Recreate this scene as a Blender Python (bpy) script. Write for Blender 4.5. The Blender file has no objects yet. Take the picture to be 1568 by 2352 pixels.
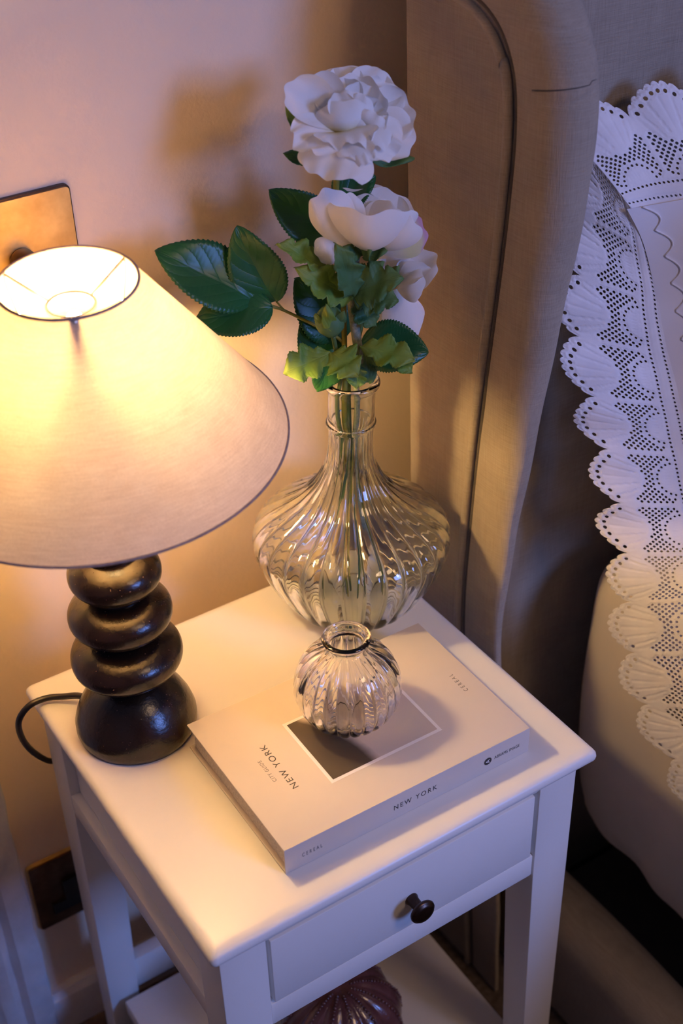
import bpy, bmesh, math, random
import numpy as np
from mathutils import Vector, Matrix
from mathutils.geometry import delaunay_2d_cdt

random.seed(7)
PI = math.pi
H = 0.49                     # height of the bedside table top; all coordinates below are measured from that top
scene = bpy.context.scene
COL = scene.collection

# ------------------------------------------------------------------ camera
def cam_rot(a, b, c):
    return Matrix.Rotation(a, 3, 'Z') @ Matrix.Rotation(b, 3, 'X') @ Matrix.Rotation(c, 3, 'Z')
CAM_R = cam_rot(-0.561202277734437, 0.9504501625385153, -0.030401392771932094)
CAM_C = Vector((-0.20931374719829335, -0.5061180733520745, 0.7366366211075248))
FPX = 3105.965
cd = bpy.data.cameras.new('camera')
cam = bpy.data.objects.new('camera', cd)
COL.objects.link(cam)
cd.sensor_fit = 'VERTICAL'; cd.sensor_height = 36.0; cd.sensor_width = 24.0
cd.lens = 36.0 * FPX / 2352.0
cd.clip_start = 0.01
cd.dof.use_dof = True
cd.dof.focus_distance = 1.0
cd.dof.aperture_fstop = 6.0
m4 = CAM_R.to_4x4(); m4.translation = CAM_C
cam.matrix_world = m4
scene.camera = cam

# ------------------------------------------------------------------ world, lights, exposure
world = bpy.data.worlds.new('world'); scene.world = world
world.use_nodes = True
world.node_tree.nodes['Background'].inputs[0].default_value = (0.5, 0.45, 0.5, 1)
world.node_tree.nodes['Background'].inputs[1].default_value = 0.1
vs = scene.view_settings
vs.view_transform = 'Standard'; vs.look = 'None'; vs.gamma = 1.0; vs.use_curve_mapping = False
vs.exposure = 0.27
cy = scene.cycles
cy.max_bounces = 18; cy.transmission_bounces = 18; cy.transparent_max_bounces = 12
cy.diffuse_bounces = 5; cy.glossy_bounces = 5
cy.caustics_refractive = True; cy.caustics_reflective = False
cy.blur_glossy = 1.0
cy.sample_clamp_indirect = 12.0
cy.use_denoising = True

# daylight from a window across the room, to the right behind the photographer
WIN_DIR = Vector((0.36, -0.87, 0.36)).normalized()
ld = bpy.data.lights.new('window_daylight', 'AREA')
ld.shape = 'RECTANGLE'; ld.size = 0.5; ld.size_y = 0.7
ld.color = (0.19, 0.34, 1.0); ld.energy = 29.0
lw = bpy.data.objects.new('window_daylight', ld); COL.objects.link(lw)
lw.location = Vector((0.2, 0.1, 0.0)) + WIN_DIR * 2.6
lw.rotation_euler = WIN_DIR.to_track_quat('Z', 'Y').to_euler()

# the room's own ceiling light, dimmed and warm
lc = bpy.data.lights.new('ceiling_light', 'AREA'); lc.shape = 'DISK'; lc.size = 0.45
lc.color = (1.0, 0.64, 0.38); lc.energy = 6.0
lo = bpy.data.objects.new('ceiling_light', lc); COL.objects.link(lo)
lo.location = (.55, -1.15, 1.35)

BULB_POWER = 300.0            # emission strength of the lamp's bulb

# ------------------------------------------------------------------ helpers
def px_ray(x, y):
    d = CAM_R @ Vector(((x - 784) / FPX, -(y - 1176) / FPX, -1.0))
    return d.normalized()
def on(x, y, ax, val):
    d = px_ray(x, y); t = (val - CAM_C[ax]) / d[ax]
    return CAM_C + d * t
VAX = Vector((0.2737, 0.2482, 0.0))     # axis of the tall vase
HH = Vector((0.5322, 0.8466, 0.0))      # horizontal heading of the view
RR = Vector((0.8466, -0.5322, 0.0))     # to the right
UU = Vector((0, 0, 1))
def W(x, y, t=0.0):
    """point seen at a place of the photograph, t metres nearer than the upright plane through the vase axis"""
    d = px_ray(x, y)
    s = ((VAX - CAM_C).dot(HH) - t) / d.dot(HH)
    return CAM_C + d * s

def mk(name, verts, faces, mat, parent=None, smooth=True, uvs=None):
    me = bpy.data.meshes.new(name)
    me.from_pydata([tuple(v) for v in verts], [], [tuple(f) for f in faces])
    if smooth:
        me.polygons.foreach_set('use_smooth', [True] * len(me.polygons))
    if uvs is not None:
        ul = me.uv_layers.new(name='UVMap')
        idx = np.empty(len(me.loops), dtype=np.int32); me.loops.foreach_get('vertex_index', idx)
        ul.data.foreach_set('uv', np.array(uvs, dtype=np.float32)[idx].ravel())
    if mat: me.materials.append(mat)
    me.update()
    o = bpy.data.objects.new(name, me); COL.objects.link(o)
    if parent: adopt(o, parent)
    return o
def root_loc(p):
    l = Vector(p.location)
    q = p.parent
    while q is not None:
        l = Vector(q.location) if q.type == 'EMPTY' else l
        q = q.parent
    return l
def adopt(o, p):
    o.parent = p
    if p.type == 'EMPTY':
        o.matrix_parent_inverse = Matrix.Translation(-Vector(p.location))
def thing(name, label, cat, loc=(0, 0, 0), group=None):
    o = bpy.data.objects.new(name, None); COL.objects.link(o)
    o.empty_display_size = 0.02
    o.location = loc; o['label'] = label; o['category'] = cat
    if group: o['group'] = group
    return o
def struct(o):
    o['kind'] = 'structure'; return o
def mod_smooth(o, ang=40):
    o.data.polygons.foreach_set('use_smooth', [True] * len(o.data.polygons))
    o.data.set_sharp_from_angle(angle=math.radians(ang))
def box(name, a, b, mat, parent=None, bev=0.0, seg=2):
    bm = bmesh.new()
    bmesh.ops.create_cube(bm, size=1.0)
    a = Vector(a); b = Vector(b)
    for v in bm.verts:
        v.co = Vector(((a[i] + b[i]) / 2 + v.co[i] * (b[i] - a[i]) for i in range(3)))
    if bev > 0:
        bmesh.ops.bevel(bm, geom=bm.edges[:], offset=bev, segments=seg, profile=0.5, affect='EDGES')
    me = bpy.data.meshes.new(name); bm.to_mesh(me); bm.free()
    me.materials.append(mat)
    o = bpy.data.objects.new(name, me); COL.objects.link(o)
    mod_smooth(o, 35)
    if parent: adopt(o, parent)
    return o
def lathe(name, prof, c, mat, parent=None, n=64, axis=None, closed=False, rfun=None):
    """prof: (z, r) pairs; axis: unit vector (default up)"""
    ax = Vector(axis).normalized() if axis is not None else Vector((0, 0, 1))
    u = ax.cross(Vector((0, 1, 0)) if abs(ax.y) < .9 else Vector((1, 0, 0))).normalized(); w = ax.cross(u)
    c = Vector(c); V = []; F = []
    for i, (z, r) in enumerate(prof):
        for k in range(n):
            t = 2 * PI * k / n
            rr = rfun(i, z, r, t) if rfun else r
            V.append(c + ax * z + (u * math.cos(t) + w * math.sin(t)) * rr)
    m = len(prof)
    for i in range(m - 1 if not closed else m):
        for k in range(n):
            a = i * n + k; b = i * n + (k + 1) % n; j = (i + 1) % m
            F.append((a, b, j * n + (k + 1) % n, j * n + k))
    return mk(name, V, F, mat, parent)
def cr(P, n):
    """Catmull-Rom through P, n samples"""
    P = [Vector(p) for p in P]; out = []
    for j in range(n):
        t = j / (n - 1) * (len(P) - 1); i = min(int(t), len(P) - 2); u = t - i
        p0 = P[max(i - 1, 0)]; p1 = P[i]; p2 = P[i + 1]; p3 = P[min(i + 2, len(P) - 1)]
        out.append(.5 * ((2 * p1) + (p2 - p0) * u + (2 * p0 - 5 * p1 + 4 * p2 - p3) * u * u + (3 * p1 - p0 - 3 * p2 + p3) * u ** 3))
    return out
def crs(vals, n):
    return [v.x for v in cr([(a, 0, 0) for a in vals], n)]
def tube(name, pts, rad, mat, parent=None, n=10, samples=None, closed=False):
    P = cr(pts, samples) if samples else [Vector(p) for p in pts]
    N = len(P); V = []; F = []
    t0 = (P[1] - P[0]).normalized()
    u = t0.cross(Vector((0.3, 0.2, 1))).normalized()
    for i, p in enumerate(P):
        if closed: t = (P[(i + 1) % N] - P[i - 1]).normalized()
        else: t = (P[min(i + 1, N - 1)] - P[max(i - 1, 0)]).normalized()
        u = (u - t * u.dot(t)).normalized(); w = t.cross(u)
        r = rad(i / (N - 1)) if callable(rad) else rad
        for k in range(n):
            a = 2 * PI * k / n
            V.append(p + (u * math.cos(a) + w * math.sin(a)) * r)
    for i in range(N if closed else N - 1):
        j = (i + 1) % N
        for k in range(n):
            F.append((i * n + k, i * n + (k + 1) % n, j * n + (k + 1) % n, j * n + k))
    if not closed:
        F.append(tuple(range(n))[::-1]); F.append(tuple((N - 1) * n + k for k in range(n)))
    return mk(name, V, F, mat, parent)
def grid(name, fn, nu, nv, mat, parent=None, uv=True):
    V = []; U = []; F = []
    for j in range(nv + 1):
        for i in range(nu + 1):
            V.append(fn(i / nu, j / nv)); U.append((i / nu, j / nv))
    for j in range(nv):
        for i in range(nu):
            a = j * (nu + 1) + i
            F.append((a, a + 1, a + nu + 2, a + nu + 1))
    return mk(name, V, F, mat, parent, uvs=U)
def solid(o, th, off=0):
    m = o.modifiers.new('thickness', 'SOLIDIFY'); m.thickness = th; m.offset = off
    return o
def rrect(x0, y0, x1, y1, r, n=5):
    P = []
    for cx_, cy_, a0 in ((x1 - r, y1 - r, 0), (x0 + r, y1 - r, PI / 2), (x0 + r, y0 + r, PI), (x1 - r, y0 + r, 1.5 * PI)):
        for k in range(n + 1):
            a = a0 + PI / 2 * k / n
            P.append((cx_ + r * math.cos(a), cy_ + r * math.sin(a)))
    return P
def loft(name, rings, mat, parent=None, ang=40):
    V = []; F = []; n = len(rings[0])
    for r in rings: V += r
    for i in range(len(rings) - 1):
        for k in range(n):
            F.append((i * n + k, i * n + (k + 1) % n, (i + 1) * n + (k + 1) % n, (i + 1) * n + k))
    F.append(tuple(range(n))[::-1]); F.append(tuple((len(rings) - 1) * n + k for k in range(n)))
    o = mk(name, V, F, mat, parent); mod_smooth(o, ang)
    return o

# ------------------------------------------------------------------ materials
def lin(r, g, b):
    f = lambda c: (c / 255 / 12.92) if c / 255 <= .04045 else ((c / 255 + .055) / 1.055) ** 2.4
    return (f(r), f(g), f(b), 1)
class NT:
    def __init__(s, name):
        s.m = bpy.data.materials.new(name); s.m.use_nodes = True
        s.t = s.m.node_tree; s.b = s.t.nodes['Principled BSDF']; s.out = s.t.nodes['Material Output']
    def n(s, typ, **kw):
        x = s.t.nodes.new(typ)
        for k, v in kw.items():
            if k.startswith('i_'): x.inputs[k[2:].replace('_', ' ')].default_value = v
            else: setattr(x, k, v)
        return x
    def l(s, a, b): s.t.links.new(a, b)
    def set(s, **kw):
        for k, v in kw.items(): s.b.inputs[k.replace('_', ' ')].default_value = v
    def coord(s, scale=(1, 1, 1), kind='Object'):
        tc = s.n('ShaderNodeTexCoord'); mp = s.n('ShaderNodeMapping'); mp.inputs['Scale'].default_value = scale
        s.l(tc.outputs[kind], mp.inputs['Vector']); return mp.outputs[0]
    def noise(s, scale, detail=4, vec=None, rough=.55):
        x = s.n('ShaderNodeTexNoise'); x.inputs['Scale'].default_value = scale; x.inputs['Detail'].default_value = detail
        x.inputs['Roughness'].default_value = rough
        s.l(vec if vec is not None else s.coord(), x.inputs['Vector']); return x.outputs[0]
    def ramp(s, fac, stops):
        r = s.n('ShaderNodeValToRGB'); e = r.color_ramp.elements
        while len(e) < len(stops): e.new(.5)
        for i, (p, c) in enumerate(stops): e[i].position = p; e[i].color = c
        s.l(fac, r.inputs[0]); return r.outputs[0]
    def bump(s, h, strength=.3, dist=.001):
        b = s.n('ShaderNodeBump'); b.inputs['Strength'].default_value = strength; b.inputs['Distance'].default_value = dist
        s.l(h, b.inputs['Height']); return b.outputs[0]
    def math(s, op, a, b=None):
        x = s.n('ShaderNodeMath', operation=op)
        for i, v in enumerate((a, b)):
            if v is None: continue
            if isinstance(v, (int, float)): x.inputs[i].default_value = v
            else: s.l(v, x.inputs[i])
        return x.outputs[0]
def mixed(name, c1, c2, scale, rough=.5, bscale=None, bstr=.2, bdist=.0005, **kw):
    m = NT(name)
    m.l(m.ramp(m.noise(scale), [(.35, c1), (.65, c2)]), m.b.inputs['Base Color'])
    m.set(Roughness=rough, **kw)
    if bscale: m.l(m.bump(m.noise(bscale, 5), bstr, bdist), m.b.inputs['Normal'])
    return m.m
def weave(name, c1, c2, thread=1700., bstr=.6, slub=True, scale_uneven=(1, 1, 1)):
    """linen: crossing threads along the object's axes with uneven slubs"""
    m = NT(name)
    tc = m.coord()
    w = []
    for ax in ((1, 1, 0.03), (.03, .03, 1)):
        mp = m.n('ShaderNodeMapping'); mp.inputs['Scale'].default_value = tuple(a * thread for a in ax)
        m.l(tc, mp.inputs['Vector'])
        nz = m.noise(1.0, 2, mp.outputs[0]); w.append(nz)
    th = m.math('ADD', w[0], w[1])
    big = m.noise(22, 3, tc)
    f = m.math('ADD', m.math('MULTIPLY', th, .38), m.math('MULTIPLY', big, .3))
    m.l(m.ramp(f, [(.28, c1), (.80, c2)]), m.b.inputs['Base Color'])
    m.set(Roughness=.9)
    m.b.inputs['Sheen Weight'].default_value = .25
    m.l(m.bump(th, bstr, .0006), m.b.inputs['Normal'])
    return m.m

M = {}
M['paint'] = mixed('white_satin_paint', (.80, .78, .74, 1), (.84, .82, .78, 1), 6, .34, 260, .05, .0003)
M['wall'] = mixed('beige_wall_paint', (.83, .65, .47, 1), (.87, .69, .51, 1), 3, .62, 220, .30, .0009)
M['trimp'] = mixed('old_gloss_trim_paint', (.60, .56, .54, 1), (.70, .66, .64, 1), 30, .45, 90, .4, .002)
M['carpet'] = mixed('brown_carpet', (.10, .07, .05, 1), (.18, .13, .10, 1), 120, .95, 900, .8, .003)
M['ceil'] = mixed('ceiling_paint', (.60, .52, .42, 1), (.64, .56, .46, 1), 4, .8)
M['linen'] = weave('oatmeal_linen_upholstery', (.25, .20, .145, 1), (.46, .385, .295, 1))
M['linen_dark'] = weave('oatmeal_linen_shadow_gap', (.05, .04, .03, 1), (.09, .07, .05, 1))  # darker linen copy, shade of gaps and creases put into its colour
M['sheet'] = mixed('cotton_sheet', (.60, .53, .45, 1), (.66, .59, .50, 1), 8, .85, 1800, .25, .0004)
M['pillow'] = mixed('white_cotton_pillowcase', (.80, .77, .78, 1), (.86, .83, .84, 1), 8, .8, 2200, .25, .0003)
M['lace'] = mixed('white_eyelet_lace', (.82, .79, .80, 1), (.90, .87, .87, 1), 40, .8, 3200, .5, .0004)
M['wall_far'] = mixed('warm_dark_wall_paint', (.42, .33, .24, 1), (.46, .36, .26, 1), 3, .7)
M['black'] = mixed('black_plastic', (.006, .006, .006, 1), (.012, .011, .011, 1), 20, .4)
M['stone'] = NT('dark_brown_lacquered_wood').m
def _stone():
    m = NT('dark_brown_lacquered_wood')
    base = m.ramp(m.noise(18, 5), [(.3, (.005, .0035, .003, 1)), (.6, (.011, .006, .004, 1)), (.8, (.024, .011, .007, 1))])
    sp = m.ramp(m.noise(700, 1), [(.72, (0, 0, 0, 1)), (.78, (1, 1, 1, 1))])
    mx = m.n('ShaderNodeMix', data_type='RGBA'); m.l(sp, mx.inputs[0]); m.l(base, mx.inputs[6]); mx.inputs[7].default_value = (.12, .07, .045, 1)
    m.l(mx.outputs[2], m.b.inputs['Base Color'])
    m.set(Roughness=.25)
    m.b.inputs['Specular IOR Level'].default_value = .5
    m.b.inputs['Coat Weight'].default_value = .0; m.b.inputs['Coat Roughness'].default_value = .3
    m.l(m.bump(m.math('ADD', m.noise(260, 4), m.math('MULTIPLY', sp, .25)), .28, .0009), m.b.inputs['Normal'])
    return m.m
M['stone'] = _stone()
def _metal(name, c1, c2, rough, sc=12):
    m = NT(name); m.l(m.ramp(m.noise(sc, 5), [(.3, c1), (.7, c2)]), m.b.inputs['Base Color'])
    m.set(Metallic=1.0, Roughness=rough); m.l(m.bump(m.noise(90, 3), .04, .0005), m.b.inputs['Normal']); return m.m
M['brass'] = _metal('antique_brass', (.66, .42, .15, 1), (.92, .66, .28, 1), .42, 45)
M['bronze'] = _metal('dark_bronze', (.11, .06, .035, 1), (.20, .12, .075, 1), .42, 60)
M['knob'] = _metal('bronze_knob', (.05, .03, .022, 1), (.10, .065, .05, 1), .36, 60)
M['wire'] = _metal('white_wire', (.7, .7, .7, 1), (.8, .8, .8, 1), .4)
def _glass(name, col, rough=0.0, ior=1.5):
    m = NT(name); m.set(Base_Color=col, Roughness=rough, IOR=ior)
    m.b.inputs['Transmission Weight'].default_value = 1.0
    return m.m
M['glass'] = _glass('greenish_clear_glass', (.94, .985, .96, 1))
M['glass2'] = _glass('clear_glass', (.985, .99, .995, 1))
def _shade():
    m = NT('cream_linen_lampshade')
    tc = m.coord()
    w = []
    for ax in ((.05, .05, 1), (1, 1, .05)):
        mp = m.n('ShaderNodeMapping'); mp.inputs['Scale'].default_value = tuple(a * 1300 for a in ax); m.l(tc, mp.inputs['Vector'])
        w.append(m.noise(1.0, 2, mp.outputs[0]))
    th = m.math('ADD', m.math('ADD', w[0], w[1]), m.math('MULTIPLY', m.noise(45, 3, tc), .7))
    c = m.ramp(m.math('MULTIPLY', th, .37), [(.30, (.60, .44, .31, 1)), (.66, (.82, .655, .49, 1))])
    d = m.n('ShaderNodeBsdfDiffuse'); t = m.n('ShaderNodeBsdfTranslucent'); mx = m.n('ShaderNodeMixShader')
    m.l(c, d.inputs[0]); m.l(c, t.inputs[0]); mx.inputs[0].default_value = .12
    b = m.bump(th, .35, .0005); m.l(b, d.inputs['Normal'])
    m.l(d.outputs[0], mx.inputs[1]); m.l(t.outputs[0], mx.inputs[2]); m.l(mx.outputs[0], m.out.inputs['Surface'])
    return m.m
M['shade'] = _shade()
M['shade_in'] = mixed('white_shade_trim', (.75, .7, .65, 1), (.8, .75, .7, 1), 20, .7)
M['taupe'] = mixed('taupe_bias_trim', (.30, .21, .18, 1), (.38, .28, .24, 1), 300, .9)
def _emit(name, col, s):
    m = NT(name); e = m.n('ShaderNodeEmission'); e.inputs[0].default_value = col; e.inputs[1].default_value = s
    m.l(e.outputs[0], m.out.inputs['Surface']); return m.m
M['bulb'] = _emit('warm_bulb', (1.0, .66, .265, 1), BULB_POWER)
def _organic(name, col_stops, trans, rough, uvv=True, veins=0, spots=None):
    """leaf / petal: colour along the length (uv.y), fine veins as relief, some light let through"""
    m = NT(name)
    tc = m.n('ShaderNodeTexCoord'); sp = m.n('ShaderNodeSeparateXYZ'); m.l(tc.outputs['UV'], sp.inputs[0])
    nz = m.noise(60, 4)
    f = m.math('ADD', sp.outputs[1], m.math('MULTIPLY', m.math('SUBTRACT', nz, .5), .25))
    c = m.ramp(f, col_stops)
    m.l(c, m.b.inputs['Base Color']); m.set(Roughness=rough)
    h = nz
    if veins:
        au = m.math('ABSOLUTE', m.math('SUBTRACT', sp.outputs[0], .5))
        ph = m.math('ADD', m.math('MULTIPLY', sp.outputs[1], veins), m.math('MULTIPLY', au, -5.0))
        sn = m.math('POWER', m.math('ABSOLUTE', m.math('SINE', m.math('MULTIPLY', ph, PI))), .5)
        mid = m.math('MINIMUM', m.math('MULTIPLY', au, 26.0), 1.0)
        h = m.math('MULTIPLY', sn, mid)
    else:
        st = m.n('ShaderNodeMapping'); st.inputs['Scale'].default_value = (46, 1.5, 1); m.l(tc.outputs['UV'], st.inputs[0])
        h = m.noise(1.0, 3, st.outputs[0])
    m.l(m.bump(h, .35 if veins else .22, .0006), m.b.inputs['Normal'])
    t = m.n('ShaderNodeBsdfTranslucent'); m.l(c, t.inputs[0]); mx = m.n('ShaderNodeMixShader'); mx.inputs[0].default_value = trans
    m.l(m.b.outputs[0], mx.inputs[1]); m.l(t.outputs[0], mx.inputs[2]); m.l(mx.outputs[0], m.out.inputs['Surface'])
    return m.m
M['petal'] = _organic('white_silk_petal', [(0.0, (.72, .58, .16, 1)), (.22, (.88, .83, .64, 1)), (.42, (.92, .91, .88, 1))], .22, .7)
M['petal_w'] = _organic('cool_white_silk_petal', [(0.0, (.62, .66, .36, 1)), (.12, (.90, .89, .80, 1)), (.3, (.92, .91, .89, 1))], .22, .7)
M['petal_g'] = _organic('white_petal_with_green_pink_tip', [(0.2, (.86, .85, .80, 1)), (.55, (.80, .83, .50, 1)), (.85, (.78, .76, .50, 1)), (.97, (.72, .42, .62, 1))], .30, .7)
M['leaf'] = _organic('dark_green_leaf', [(0, (.020, .13, .035, 1)), (.6, (.012, .095, .028, 1)), (1, (.018, .11, .02, 1))], .10, .36, veins=6)
M['leaf_l'] = _organic('yellow_green_lobed_leaf', [(0, (.26, .38, .06, 1)), (.6, (.19, .35, .05, 1)), (1, (.30, .40, .07, 1))], .25, .55, veins=4)
M['leaf_m'] = _organic('grey_green_lobed_leaf', [(0, (.10, .22, .08, 1)), (.6, (.07, .18, .055, 1)), (1, (.14, .24, .06, 1))], .15, .6, veins=4)
M['stem_y'] = mixed('yellow_green_stem', (.30, .25, .03, 1), (.16, .20, .03, 1), 60, .5)
M['stem_g'] = mixed('green_stem', (.06, .13, .03, 1), (.11, .17, .05, 1), 70, .5)
M['stem_h'] = mixed('pale_hairy_stem', (.20, .23, .13, 1), (.33, .34, .24, 1), 300, .9, 900, .8, .001)
M['cover'] = mixed('matt_cream_book_cover', (.62, .565, .50, 1), (.66, .60, .535, 1), 9, .62, 900, .08, .0003)
M['pages'] = mixed('page_edges', (.45, .41, .36, 1), (.62, .57, .50, 1), 500, .9)
M['ink'] = mixed('dark_print', (.02, .018, .018, 1), (.035, .03, .03, 1), 200, .6)
M['inkgrey'] = mixed('grey_print', (.10, .09, .09, 1), (.16, .15, .14, 1), 200, .6)
M['white_print'] = mixed('white_print', (.90, .88, .86, 1), (.92, .90, .88, 1), 100, .6)
def _photo():
    m = NT('printed_photograph')
    tc = m.n('ShaderNodeTexCoord'); sp = m.n('ShaderNodeSeparateXYZ'); m.l(tc.outputs['UV'], sp.inputs[0])
    # dark wall on one side of a curved edge, pale sky on the other
    e = m.math('SUBTRACT', sp.outputs[0], m.math('SUBTRACT', .40, m.math('MULTIPLY', m.math('POWER', sp.outputs[1], 2.0), .28)))
    e = m.math('ADD', m.math('MULTIPLY', e, 9.0), .5)
    e = m.math('ADD', e, m.math('MULTIPLY', m.math('SUBTRACT', m.noise(120), .5), .25))
    m.l(m.ramp(e, [(0.1, (.05, .04, .035, 1)), (.9, (.60, .52, .47, 1))]), m.b.inputs['Base Color']); m.set(Roughness=.5)
    return m.m
M['photo'] = _photo()
def _gourd():
    m = NT('dark_plum_lustre_glaze')
    m.l(m.ramp(m.noise(50, 4), [(.3, (.08, .026, .024, 1)), (.7, (.15, .055, .05, 1))]), m.b.inputs['Base Color'])
    m.set(Roughness=.16); m.b.inputs['Coat Weight'].default_value = .7
    m.l(m.bump(m.noise(600, 3), .5, .0008), m.b.inputs['Normal']); return m.m
M['gourd'] = _gourd()

# ------------------------------------------------------------------ the room
WY = 0.362; FZ = -H; XL = -1.2; XR = 2.3; YF = -3.1; CZ = 1.95
def slab(name, a, b, mat): return struct(box(name, a, b, mat))
slab('floor', (XL, YF, FZ - .05), (XR, WY + .1, FZ), M['carpet'])
slab('ceiling', (XL, YF, CZ), (XR, WY + .1, CZ + .05), M['ceil'])
slab('wall_back', (XL, WY, FZ), (XR, WY + .1, CZ), M['wall'])
slab('wall_left', (XL - .1, YF, FZ), (XL, WY, CZ), M['wall_far'])
slab('wall_right', (XR, YF, FZ), (XR + .1, WY, CZ), M['wall_far'])
slab('wall_front', (XL, YF - .1, FZ), (XR, YF, CZ), M['wall_far'])
# skirting board between the door casing and the far corner
sk = [(0, FZ), (.015, FZ), (.015, -.4475), (.0135, -.442), (.010, -.4385), (.0085, -.4354), (0, -.4354)]
V = []; F = []
for x in (-.03, XR):
    for d, z in sk: V.append((x, WY - d, z))
n = len(sk)
F = [(i, (i + 1) % n, n + (i + 1) % n, n + i) for i in range(n)] + [tuple(range(n))[::-1], tuple(n + i for i in range(n))]
o = mk('baseboard_back', V, F, M['trimp']); mod_smooth(o, 25); struct(o)
# door casing at the far left: stepped moulding running up the wall
cs = [(-.030, 0), (-.030, .019), (-.032, .021), (-.052, .021), (-.056, .018), (-.059, .0145), (-.062, .018), (-.066, .020), (-.078, .018),
      (-.084, .013), (-.088, .0125), (-.092, .017), (-.105, .017), (-.108, .012), (-.125, .012), (-.125, 0)]
V = []; F = []; n = len(cs); NZ = 60
for j in range(NZ + 1):
    z = FZ + (1.6 + H) * j / NZ
    for i, (x, d) in enumerate(cs):
        w = .0007 * math.sin(z * 90 + i) + .0005 * math.sin(z * 230 + 2 * i) if 0 < i < n - 1 else 0
        V.append((x + w * (1 if i < 3 else .3), WY - d - w, z))
for j in range(NZ):
    for i in range(n - 1):
        a = j * n + i; F.append((a, a + 1, a + n + 1, a + n))
o = mk('trim_1', V, F, M['trimp']); mod_smooth(o, 30); struct(o)

# ------------------------------------------------------------------ wall plates
def plate(name, label, cat, x0, z1, s, mat, edge):
    t = thing(name, label, cat, (x0 + s / 2, WY, z1 - s / 2))
    r = rrect(x0, z1 - s, x0 + s, z1, .004, 4)
    fr = rrect(x0 + .0012, z1 - s + .0012, x0 + s - .0012, z1 - .0012, .003, 4)
    loft('backing', [[(x, WY - .0001, z) for x, z in r], [(x, WY - .0042, z) for x, z in r]], edge, t)
    loft('face_plate', [[(x, WY - .0042, z) for x, z in fr], [(x, WY - .0058, z) for x, z in fr]], mat, t)
    return t
t = plate('dimmer_switch', 'square antique brass dimmer plate with a knurled round knob, on the wall above the lampshade', 'light switch', .0305, .3790, .0870, M['brass'], M['knob'])
kc = (.0740, WY - .0058, .3335)
kn = lathe('dimmer_knob', [(0, .0001), (0, .0088), (.002, .0092), (.0165, .0092), (.0175, .0086), (.0176, .0078)], kc, M['bronze'], t, 96, (0, -1, 0),
           rfun=lambda i, z, r, a: r + (.00022 * math.cos(a * 48) if 1 <= i <= 3 else 0))
kn['label'] = 'knurled dark bronze knob'
lathe('knob_cap', [(.0176, .0079), (.0186, .0076), (.0189, .0070), (.0189, .00005)], kc, M['brass'], kn, 48, (0, -1, 0))
t = plate('wall_socket', 'dark bronze socket plate with a black insert, low behind the bedside table leg', 'socket', -.0225, -.2535, .0885, M['bronze'], M['brass'])
ins = mk('black_insert', [], [], M['black'])
bpy.data.objects.remove(ins)
pts = [(-.0065, -.3245), (.034, -.3245), (.034, -.311), (.0215, -.311), (.0215, -.2865), (.0065, -.2865), (.0065, -.311), (-.0065, -.311)]
o = loft('switch_insert', [[(x, WY - .0058, z) for x, z in pts], [(x, WY - .0088, z) for x, z in pts]], M['black'], t)

# ------------------------------------------------------------------ bedside table
TW, TD = .33, .3142
t = thing('bedside_table', 'white painted bedside table with one drawer and a lower shelf, beside the bed', 'table', (TW / 2, TD / 2, FZ))
prof = [(.020, -.0200), (.0095, -.0200), (.0090, -.0165), (.0060, -.0140), (.0022, -.0118), (.0004, -.0092), (0, -.0068), (.0004, -.0042), (.0018, -.0020), (.0045, -.0005), (.0090, 0)]
loft('tabletop', [[(x, y, z) for x, y in rrect(i, i, TW - i, TD - i, max(.0028, .0045 - i * .2), 6)] for i, z in prof], M['paint'], t, 50)
LZ = -.0195
for (xo, xi, yo, yi) in ((.010, .046, .012, .046), (.3206, .2850, .012, .046), (.010, .046, .3135, .279), (.3206, .2850, .3135, .279)):
    sx = 1 if xi > xo else -1; sy = 1 if yi > yo else -1
    rings = []
    for z, tp in ((FZ, .0085), (-.127, 0), (LZ, 0)):
        xe = xi - sx * tp; ye = yi - sy * tp
        rings.append([(x, y, z) for x, y in rrect(min(xo, xe), min(yo, ye), max(xo, xe), max(yo, ye), .0012, 2)])
    loft('leg', rings, M['paint'], t, 30)
# front: upper rail, lower rail
box('top_rail', (.0462, .0135, -.0300), (.2848, .034, -.0196), M['paint'], t, .0012)
box('bottom_rail', (.0462, .0135, -.1250), (.2848, .034, -.1015), M['paint'], t, .0014)
dr = box('drawer', (.0492, .0125, -.0998), (.2812, .030, -.0316), M['paint'], t, .0011)
dr['label'] = 'flat white drawer front with thin dark gaps around it'
box('drawer_box', (.054, .0305, -.0985), (.276, .29, -.040), M['paint'], dr)
kb = lathe('knob', [(0.0, 0.0001), (0.0, 0.00515), (0.00082, 0.00531), (0.00328, 0.00432), (0.00902, 0.00407), (0.01107, 0.00465), (0.01189, 0.00622), (0.0123, 0.00872), (0.01271, 0.00979), (0.01394, 0.01029), (0.01525, 0.00996), (0.01583, 0.00913), (0.01607, 0.00863), (0.01689, 0.0083), (0.01738, 0.00581), (0.01755, 5e-05)],
           (.1667, .0125, -.0690), M['knob'], dr, 56, (0, -1, 0))
kb['label'] = 'round dark bronze knob'
# sides: recessed panel over a ledge rail; back panel
for s, xo in ((1, .010), (-1, .3206)):
    a, b = sorted((xo + s * .0005, xo + s * .030)); box('side_rail', (a, .0455, -.124), (b, .2795, -.1030), M['paint'], t, .0010)
    a, b = sorted((xo + s * .0085, xo + s * .018)); box('side_panel', (a, .0455, -.1028), (b, .2795, -.0196), M['paint'], t)
box('back_panel', (.046, .296, -.124), (.285, .310, -.0196), M['paint'], t)
box('shelf', (.0215, .020, -.413), (.3090, .2785, -.395), M['paint'], t, .0015)
box('back_rail', (.041, .290, -.40), (.290, .304, -.36), M['paint'], t, .001)

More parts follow.
